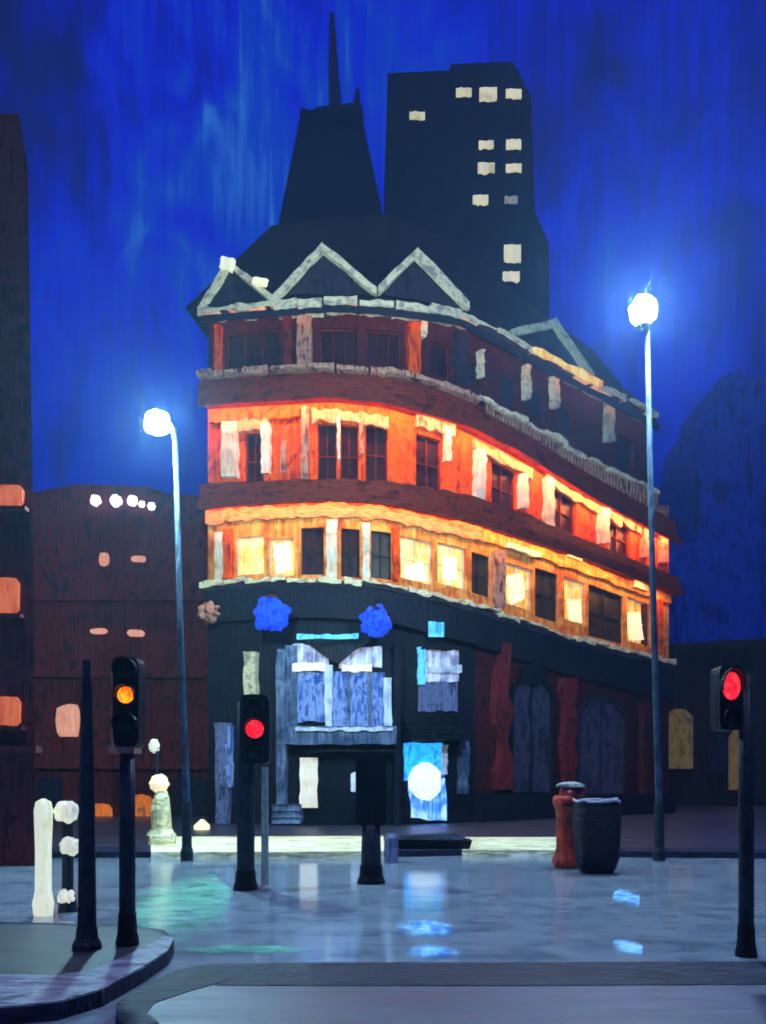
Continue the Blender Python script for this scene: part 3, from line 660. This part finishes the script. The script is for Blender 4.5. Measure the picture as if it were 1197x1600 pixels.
for x, y, w, h, m in ((162, 874, 15, 20, 'salmon_win'), (216, 873, 22, 10, 'salmon_win'), (154, 986, 25, 9, 'salmon_win'), (212, 989, 26, 11, 'salmon_win'), (107, 1125, 38, 52, 'salmon_win'),
                      (160, 1286, 30, 62, 'orange_shop'), (222, 1274, 38, 66, 'orange_shop')):
    kk = random.random() * 99; q = []
    for i in range(12):
        a = 2 * math.pi * i / 12; rr = 1 + .2 * fr(i * .9, kk); ca, sa = math.cos(a), math.sin(a)
        q.append((x + w / 2 * rr * math.copysign(abs(ca) ** .6, ca), min(y + h / 2 * rr * math.copysign(abs(sa) ** .6, sa), yb)))
    m_ = MB(); slab3(m_, q, 33.9, 34.02); m_.build('window', m, LK)
    m_ = MB();
for y, h in ((930, 7), (1050, 7), (1190, 10)):
    m_ = MB(); slab3(m_, [(-40, y), (334, y + 2), (334, y + 2 + h), (-40, y + h)], 33.7, 33.99); m_.build('string_course', 'left_block', LK)
for x0, x1 in ((60, 96), (270, 322)):
    m_ = MB(); slab3(m_, [(x0, 1215), (x1, 1215), (x1, yb - 1), (x0, yb - 1)], 33.9, 33.99); m_.build('shop_door', 'navy_glass', LK)
for x, y, r in ((150, 782, 8), (181, 783, 9), (207, 783, 8), (222, 788, 5), (237, 791, 6)):
    c = at(x, y, 33.8); o = MB(); o.sphere(c, r / F * 33.8, wob=.4, n=12, m=8); o = o.build('roof_lamp', 'string_lamp', None)
    tag(o, {150: 'white roof lamp first from the left in the row', 181: 'largest white roof lamp, second from left in the row', 207: 'white roof lamp in the middle of the row',
            222: 'smallest white roof lamp, fourth from left in the row', 237: 'white roof lamp nearest the lamp column, last in the row'}[x], 'lamp', 'white lamps along the brick block roof')

# ------------------------------------------------------------------ right buildings
RB = thing('low_building', 'low dark brown building at far right with dim olive windows', 'building', (at(1130, 1215, 46).x, 46, 0))
yb = HY + F * EYE / 46
m_ = MB(); f = [at(1010, 1010, 46), at(1100, 1004, 46), at(1150, 1000, 46), at(1420, 985, 46), at(1420, yb, 46), at(1010, yb, 46)]
m_.prism(f, [Vector((p.x, 60, p.z)) for p in f]); m_.build('wall', 'right_wall', RB)
for x, y, w, h, m in ((1062, 1154, 42, 94, 'olive_win'), (1157, 1186, 34, 96, 'olive_win'), (1121, 1178, 30, 60, 'navy_glass')):
    q = [(x - w / 2, y + h / 2), (x - w / 2, y - h / 2 + 14), (x - w / 4, y - h / 2 + 2), (x, y - h / 2), (x + w / 4, y - h / 2 + 2), (x + w / 2, y - h / 2 + 14), (x + w / 2, y + h / 2)]
    m_ = MB(); slab3(m_, q, 45.85, 46.02); m_.build('window', m, RB)
m_ = MB(); slab3(m_, [(1010, 1008), (1420, 984), (1420, 996), (1010, 1020)], 45.6, 45.98); m_.build('cornice', 'right_wall', RB)
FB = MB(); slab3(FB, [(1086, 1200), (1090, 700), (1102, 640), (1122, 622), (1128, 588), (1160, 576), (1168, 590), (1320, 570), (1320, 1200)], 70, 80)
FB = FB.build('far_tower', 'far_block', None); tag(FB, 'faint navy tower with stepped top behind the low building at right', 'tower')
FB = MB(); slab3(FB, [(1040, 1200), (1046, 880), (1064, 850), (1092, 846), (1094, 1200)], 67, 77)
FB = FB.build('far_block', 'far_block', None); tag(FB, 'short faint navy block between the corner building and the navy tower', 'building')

# ------------------------------------------------------------------ ground
g = MB(); g.add([(-300, -20, 0), (300, -20, 0), (300, 600, 0), (-300, 600, 0)], [(0, 1, 2, 3)]); struct(g.build('road', 'road'))
def flat(name, pts, z0, z1, m):
    P = [Vector((p[0], p[1], z1)) for p in pts]; b = MB(); b.prism(P, [Vector((p.x, p.y, z0)) for p in P]); return struct(b.build(name, m))
def gp(x, y, z): v = gr(x, y, z); return (v.x, v.y)
KZ = .13
front = [(-300, 1332), (250, 1330), (420, 1330), (600, 1329), (720, 1327), (870, 1327), (960, 1329), (1500, 1334)]
fpts = [gp(x, y, KZ) for x, y in front]
flat('pavement', fpts + [(40, 60), (-40, 60)], -.05, KZ - .004, 'pavement')
def kerb(name, pts, wpx, m, z=KZ):
    a = [gp(x, y, z) for x, y in pts]; b = [gp(x, y - wpx, z) for x, y in pts]; flat(name, a + b[::-1], -.05, z, m)
kerb('kerb', [(236, 1331), (420, 1331), (600, 1330)], 24, 'pale_lit_stone'); kerb('kerb', [(722, 1328), (870, 1328)], 20, 'pale_lit_stone')  # cream stretches: shop light painted into the kerb colour
kerb('kerb', [(-300, 1333), (236, 1331)], 8, 'kerb_dark'); kerb('kerb', [(600, 1330), (722, 1328)], 8, 'kerb_dark'); kerb('kerb', [(870, 1328), (960, 1330), (1500, 1335)], 6, 'kerb_dark')
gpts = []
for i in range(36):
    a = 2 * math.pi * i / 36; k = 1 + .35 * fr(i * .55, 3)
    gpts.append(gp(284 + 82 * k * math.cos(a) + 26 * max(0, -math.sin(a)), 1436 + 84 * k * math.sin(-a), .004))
flat('light_patch', gpts, -.02, .004, 'turquoise_light')  # lamp light on the road, painted as a turquoise patch
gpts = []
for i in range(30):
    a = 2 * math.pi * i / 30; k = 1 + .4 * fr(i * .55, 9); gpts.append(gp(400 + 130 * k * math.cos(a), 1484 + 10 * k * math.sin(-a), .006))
flat('light_patch', gpts, -.02, .006, 'turquoise_light')  # second, thin patch of the same painted light
# traffic island, lower left
isl = [(-160, 1578), (0, 1574), (90, 1566), (160, 1546), (222, 1512), (262, 1486), (272, 1466), (256, 1451), (200, 1445), (100, 1441), (-160, 1436)]
inn = [(-160, 1522), (0, 1522), (90, 1524), (150, 1513), (212, 1486), (246, 1468), (256, 1461), (240, 1453), (196, 1448), (100, 1445), (-160, 1441)]
flat('island_body', [gp(x, y, KZ) for x, y in isl], -.05, KZ - .008, 'kerb_dark')
io, ii = [gp(x, y, KZ) for x, y in isl], [gp(x, y, KZ) for x, y in inn]
flat('island_kerb', [tuple(Vector(p) * 1.004) for p in io[:7]] + ii[:7][::-1], .03, KZ, 'kerb_lilac')
flat('island_paving', ii, -.04, KZ - .004, 'island')
# near pavement with its dark kerb that curls round at the left
edge = [(6000, 1500), (1500, 1502), (1197, 1502), (800, 1504), (500, 1504), (330, 1506), (275, 1516), (215, 1545), (182, 1568), (180, 1588), (200, 1606)]
ep = [gp(x, y, KZ) for x, y in edge]
flat('near_pavement', ep + [(-.9, 1.5), (60, 1.5), (60, 7.2)], -.05, KZ - .004, 'road_near')
kb = []
for i, (x, y) in enumerate(edge):
    p = Vector(gp(x, y, KZ)); q = Vector(gp(*edge[max(i - 1, 0)], KZ)); r = Vector(gp(*edge[min(i + 1, len(edge) - 1)], KZ)); t = (r - q).normalized()
    kb.append((p, p + Vector((-t.y, t.x)) * (.78, .78, .78, .78, .78, .74, .6, .4, .26, .2, .2)[i]))
flat('near_kerb', [tuple(a) for a, b in kb] + [tuple(b) for a, b in kb[::-1]], -.05, KZ + .002, 'kerb_dark')

# ------------------------------------------------------------------ street lamps
def street_lamp(x, y, px_top, px_bot, Y, label, power, r=26, arm=0, tint=(.42, .70, 1)):
    g = gr(px_bot, HY + F * EYE / Y); base = Vector((g.x, Y, 0))
    t = thing('street_lamp', label, 'street lamp', tuple(base), 'street lamps')
    c = at(x, y, Y); top = at(px_top, y + (26 if arm else r + 4), Y)
    p = MB(); p.tube([base, base + Vector((0, 0, 1.2)), base.lerp(top, .5), top], [.085, .075, .065, .05]); p.build('column', 'lamp_post', t, smooth=True)
    p = MB(); p.lathe(base, [(.13, 0), (.13, .2), (.1, .3), (.095, 1.1), (.08, 1.2)]); p.build('base', 'post', t)
    R = r / F * Y
    if arm:
        p = MB(); p.tube([top, top + Vector((-.02, 0, .2)), c + Vector((.2, 0, .03)), c + Vector((R * .8, 0, 0))], [.06, .055, .05, .05]); p.build('arm', 'lamp_post', t)
    else:
        p = MB(); p.lathe(c - Vector((0, 0, R + .1)), [(.07, 0), (.16, .06), (.13, .16)]); p.build('collar', 'lamp_post', t)
    p = MB(); p.sphere(c, R, wob=.2, sq=(1, 1, .94), n=28, m=18); mm = M['globe'].copy(); bs = mm.node_tree.nodes['Principled BSDF']
    bs.inputs['Emission Strength'].default_value = power; p.build('globe', mm, t, smooth=True)
    for l in list(bs.inputs['Emission Color'].links): mm.node_tree.links.remove(l)
    bs.inputs['Emission Color'].default_value = tint + (1,)
    return t
street_lamp(246, 661, 274, 292, 17, 'shorter street lamp at left, its white globe on a side arm', 2100, r=19, arm=1, tint=(.40, .80, .95))
street_lamp(1005, 486, 1011, 1030, 17, 'taller street lamp at right, white globe on top of its column', 2400, r=21)

# ------------------------------------------------------------------ traffic signals
def signal(name, label, px, by, lens, heads, head_px, width, pole_r, z0=0, lit=None, board=None, pole_m='post', hx=None, base_flare=True, cat='traffic light', group='traffic lights'):
    Y = gd(by, z0); s = Y / F; hx = hx if hx is not None else px
    b = at(px, by, Y); b.z = z0; t = thing(name, label, cat, tuple(b), group)
    yt, yb = head_px; hc = at(hx, (yt + yb) / 2, Y); w = width * s; h = (yb - yt) * s
    side = abs(hx - px) > 6
    p = MB(); top = at(px, yt + 12 if side else yb - 2, Y); p.tube([b, b + Vector((0, 0, .25)), b.lerp(top, .55), top], [pole_r * 1.1, pole_r, pole_r, pole_r * .9], n=16); p.build('pole', pole_m, t, smooth=True)
    if base_flare:
        p = MB(); p.lathe(b, [(pole_r * 1.45, 0), (pole_r * 1.4, .05), (pole_r * 1.2, .12), (pole_r * 1.1, .3)]); p.build('base', 'black', t)
    # housing: rounded upright box
    q = []; n = 24
    for i in range(n):
        a = 2 * math.pi * i / n; ca, sa = math.cos(a), math.sin(a)
        q.append((math.copysign(abs(ca) ** .35, ca) * w / 2, math.copysign(abs(sa) ** .22, sa) * h / 2))
    p = MB(); p.prism([hc + Vector((x, -.13, z)) for x, z in q], [hc + Vector((x, .10, z)) for x, z in q]); hs = p.build('housing', 'black', t)
    if side:
        p = MB(); p.tube([at(px, yt + 30, Y), at(hx, yt + 30, Y)], .035); p.tube([at(px, yb - 20, Y), at(hx, yb - 20, Y)], .035); p.build('bracket', 'post', t)
    if board:
        p = MB(); p.prism([hc + Vector((x * board[1] + board[2] * s, .10, z * 1.06)) for x, z in q], [hc + Vector((x * board[1] + board[2] * s, .13, z * 1.06)) for x, z in q]); p.build('backboard', board[0], t)
    for (ly, lr, m) in lens:
        c = at(hx, ly, Y) + Vector((0, -.13, 0)); r = lr * s
        p = MB(); vs = []
        zs = 1.55 if len(lens) == 2 else 1
        for ring, (rr, d) in enumerate(((1, 0), (.8, .03), (.45, .05), (.05, .06))):
            for k in range(16):
                a = 2 * math.pi * k / 16; vs.append((c.x + r * rr * math.cos(a), c.y - d, c.z + r * zs * rr * math.sin(a)))
        fs = [(i * 16 + k, i * 16 + (k + 1) % 16, (i + 1) * 16 + (k + 1) % 16, (i + 1) * 16 + k) for i in range(3) for k in range(16)] + [tuple(48 + k for k in range(16))]
        p.add(vs, fs); lo = p.build('lens', m, t, smooth=True)
        v = MB(); n = 12; L = r * 1.3
        for k in range(n):
            a0, a1 = math.pi * (-.1 + 1.2 * k / n), math.pi * (-.1 + 1.2 * (k + 1) / n); R1 = r * 1.12; R2 = R1 + .012
            A = [(c.x + R * math.cos(a), c.z + R * math.sin(a)) for R, a in ((R1, a0), (R1, a1), (R2, a1), (R2, a0))]
            l0 = L * (.55 + .45 * math.sin(max(0, min(math.pi, (a0 + a1) / 2))))
            v.prism([Vector((x, c.y - l0, c.z + (z - c.z) * zs)) for x, z in A], [Vector((x, c.y + .01, c.z + (z - c.z) * zs)) for x, z in A])
        v.build('visor', 'black', t)
    return t, Y, s
t, Y, s = signal('traffic_light', 'near traffic light on the island showing amber, tan edged board', 199, 1476,
       [(1050, 15, 'dark_lamp'), (1088, 13, 'amber_lamp'), (1132, 15, 'dark_lamp')], 3, (1030, 1168), 40, .075, z0=KZ, hx=203, board=('tan', 1.35, -9))
p = MB(); a = at(196, 1170, Y); p.box(a.x - .12, a.x + .12, a.y - .12, a.y + .12, a.z - .045, a.z + .03); p.build('mounting_plate', 'tan', t)
t, Y, s = signal('traffic_light', 'middle traffic light showing red in front of the shopfront columns', 384, 1390,
       [(1106, 12, 'dark_lamp'), (1140, 14, 'red_lamp'), (1174, 12, 'dark_lamp')], 3, (1086, 1194), 46, .135, hx=400)
t, Y, s = signal('traffic_light', 'traffic light at the right frame edge showing red', 1166, 1494,
       [(1074, 14, 'red_lamp'), (1124, 10, 'dark_lamp')], 3, (1042, 1142), 36, .07, hx=1134, pole_m='post')
t, Y, s = signal('signal_post', 'short dark signal post with blank box head below the bay window', 580, 1380, [], 0, (1186, 1290), 48, .16, cat='signal post', group=None)
# plain posts
b = gr(136, 1482, KZ); P_ = MB(); P_.tube([b, b + Vector((0, 0, .5)), b + Vector((0, 0, 1.4)), b + Vector((0, 0, 2.65))], [.088, .08, .07, .038], n=16); P_.lathe(b, [(.13, 0), (.13, .04), (.1, .1), (.09, .2)])
tag(P_.build('tapered_post', 'post', None, smooth=False), 'tall plain dark tapered post on the island left of the amber light', 'post')
b = gr(414, 1392); P_ = MB(); P_.tube([b, b + Vector((0, 0, 1.0)), b + Vector((0, 0, 1.86))], [.06, .055, .05], n=12); P_.lathe(b, [(.10, 0), (.1, .04), (.07, .1)])
tag(P_.build('thin_post', 'galv', None), 'thin pale metal post right beside the middle red traffic light', 'post')
# lit bollards on and behind the island
b = gr(68, 1430, 0)
o = MB(); sc_ = b.y / F; o.lathe(b, [(.11, 0), (.13, .15), (.10, .3), (.095, .8), (.105, 1.15), (.11, 1.3), (.09, 1.4), (.02, 1.44)], wob=.10, n=28)
tag(o.build('lit_bollard', 'lit_bollard', None, smooth=True), 'glowing pale green white bollard left of the three-lamp post', 'bollard')
b = gr(106, 1424, 0); t = thing('lamp_bollard', 'dark bollard carrying three pale lamps one above another', 'bollard', tuple(b))
o = MB(); o.lathe(b, [(.12, 0), (.1, .2), (.07, .3), (.07, 1.3), (.05, 1.42)]); o.build('post', 'post', t)
for y, r in ((1268, 18), (1322, 15), (1402, 13)):
    o = MB(); o.sphere(at(104 + (y == 1322) * 6, y, b.y - .05), r / F * b.y, wob=.3, sq=(1, .8, .95)); o.build('lamp', 'lit_knob', t, smooth=True)
b = gr(252, 1318, KZ); t = thing('lit_pillar', 'pale stone pillar with warm lit head at the left end of kerb', 'pillar', tuple(b))
o = MB(); o.lathe(b, [(.34, 0), (.32, .2), (.22, .35), (.22, .8), (.18, 1.1), (.14, 1.25)], wob=.3, n=14); o.build('shaft', 'pale_lit_stone', t)
o = MB(); o.sphere(b + Vector((-.05, 0, 1.42)), .22, wob=.25); o.build('lamp_head', 'lit_cream', t, smooth=True)
b = at(241, 1166, 24); t = thing('hooded_lamp', 'small crescent white lamp on a thin pole right of the amber light', 'lamp', (b.x, b.y, .13))
o = MB(); o.sphere(b, .2, wob=.3, sq=(.75, .6, 1)); o.build('shade', 'lit_knob', t); o = MB(); o.tube([(b.x + .1, b.y, .13), (b.x + .08, b.y, b.z - .1)], .04); o.build('pole', 'post', t)
b = gr(316, 1296, KZ); o = MB(); o.lathe(b, [(.24, 0), (.22, .12), (.12, .22), (.05, .3)], wob=.4, n=12); tag(o.build('ground_lamp', 'lit_cream', None), 'small warm ground lamp on the pavement left of the lilac column', 'lamp')
b = gr(612, 1348); o = MB(); o.lathe(b, [(.13, 0), (.12, .3), (.14, .5), (.09, .58)], wob=.3, n=14); tag(o.build('short_bollard', 'lilac', None), 'short pale lilac bollard right of the dark signal post', 'bollard')
# dark low planter by the blue door
b = gr(678, 1334); t = thing('planter', 'low black planter in front of the blue lit door', 'planter', (b.x, b.y, 0))
o = MB(); s_ = b.y / F
o.hexa([(b.x - .72, b.y - .3, 0), (b.x + .72, b.y - .3, 0), (b.x + .72, b.y + .3, 0), (b.x - .72, b.y + .3, 0), (b.x - .86, b.y - .36, .34), (b.x + .82, b.y - .36, .32), (b.x + .82, b.y + .36, .32), (b.x - .86, b.y + .36, .34)])
o.build('box', 'black', t); o = MB()
o.hexa([(b.x - .8, b.y - .31, .345), (b.x + .76, b.y - .31, .325), (b.x + .76, b.y + .31, .325), (b.x - .8, b.y + .31, .345), (b.x - .7, b.y - .24, .42), (b.x + .5, b.y - .24, .46), (b.x + .5, b.y + .24, .46), (b.x - .7, b.y + .24, .42)])
o.build('soil', 'kerb_dark', t)

# ------------------------------------------------------------------ pillar box and bin
b = gr(885, 1356); t = thing('pillar_box', 'orange red pillar box with grey top behind the black bin', 'post box', tuple(b))
o = MB(); o.lathe(b, [(.20, 0), (.25, .06), (.26, .14), (.22, .24), (.19, .4), (.185, .9), (.21, 1.12), (.26, 1.22), (.27, 1.30), (.24, 1.36)], wob=.12, n=28); o.build('body', 'pillar_red', t, smooth=True)
c = b + Vector((.12, 0, 1.36)); o = MB(); o.lathe(c, [(.25, -.02), (.25, .05), (.22, .12), (.15, .18), (.04, .2)], n=28); o.build('dome', 'pillar_crimson', t, smooth=True)
o = MB(); o.lathe(c + Vector((-.04, 0, .165)), [(.27, 0), (.25, .05), (.14, .09), (.03, .1)], n=20, wob=.3); o.build('cap', 'grey_cap', t)
o = MB(); o.box(b.x - .12, b.x + .08, b.y - .30, b.y - .22, 1.17, 1.2); o.build('slot', 'black', t)
b = gr(932, 1364); t = thing('litter_bin', 'large black rounded bin with silver rim right of the red pillar box', 'bin', tuple(b))
def rrect(w, d, n=32, e=.45): return [(math.copysign(abs(math.cos(a)) ** e, math.cos(a)) * w, math.copysign(abs(math.sin(a)) ** e, math.sin(a)) * d) for a in [2 * math.pi * i / n for i in range(n)]]
def rstack(mb, c, levels, n=32):
    vs = []
    for w, d, z, e in levels: vs += [(c.x + x, c.y + y, c.z + z) for x, y in rrect(w, d, n, e)]
    fs = [(i * n + k, i * n + (k + 1) % n, (i + 1) * n + (k + 1) % n, (i + 1) * n + k) for i in range(len(levels) - 1) for k in range(n)]
    fs += [tuple(reversed(range(n))), tuple((len(levels) - 1) * n + k for k in range(n))]; mb.add(vs, fs)
o = MB(); rstack(o, b, [(.27, .2, 0, .7), (.33, .25, .1, .6), (.38, .3, .3, .5), (.40, .3, .9, .4), (.39, .3, 1.2, .4), (.36, .28, 1.27, .4)]); o.build('body', 'bin_black', t, smooth=True)
o = MB(); P1 = rrect(.37, .29); vs = [Vector((b.x + x, b.y + y, 1.29 + .015 * math.sin(i))) for i, (x, y) in enumerate(P1)]
o.tube(vs + [vs[0], vs[1]], .022, n=8, cap=False); o.build('rim', 'silver', t, smooth=True)
o = MB(); o.tube([b + Vector((-.02, -.3, 1.26)), b + Vector((.1, -.32, 1.32)), b + Vector((.3, -.3, 1.34))], .014, n=8); o.build('handle', 'silver', t)
o = MB(); rstack(o, b + Vector((0, 0, 1.27)), [(.33, .25, 0, .4), (.30, .22, .03, .4)]); o.build('lid', 'black', t)
# flat glowing blue patches that paint reflections onto the wet road
for x, y, w, h, lb in ((980, 1402, 22, 18, 'painted blue reflection farther from the camera, right of the bin'), (981, 1480, 26, 17, 'painted blue reflection nearest the dark kerb, at right'),
                       (668, 1449, 50, 17, 'wide painted blue reflection in the middle of the road, in line with the blue door'), (672, 1486, 56, 13, 'widest painted blue reflection, close to the dark kerb below the blue door')):
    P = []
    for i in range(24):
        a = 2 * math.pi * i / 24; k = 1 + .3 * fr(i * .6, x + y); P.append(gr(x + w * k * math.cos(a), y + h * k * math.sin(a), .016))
    o = MB(); o.prism(P, [Vector((p.x, p.y, 0)) for p in P]); tag(o.build('road_reflection', 'road_blue', None), lb, 'road reflection', 'painted blue reflections on the wet road')
# ------------------------------------------------------------------ night air
hz = MB(); hz.box(-160, 160, -6, 150, -1, 120); hz = hz.build('haze', 'black', None); hz['kind'] = 'stuff'
hm = bpy.data.materials.new('night haze'); hm.use_nodes = True; t = hm.node_tree; t.nodes.clear()
ho = N(t, 'ShaderNodeOutputMaterial'); hv = N(t, 'ShaderNodeVolumePrincipled'); hv.inputs['Color'].default_value = (.38, .66, 1, 1)
hv.inputs['Density'].default_value = .0012; hv.inputs['Anisotropy'].default_value = 0.65
t.links.new(hv.outputs[0], ho.inputs['Volume']); hz.data.materials.clear(); hz.data.materials.append(hm)
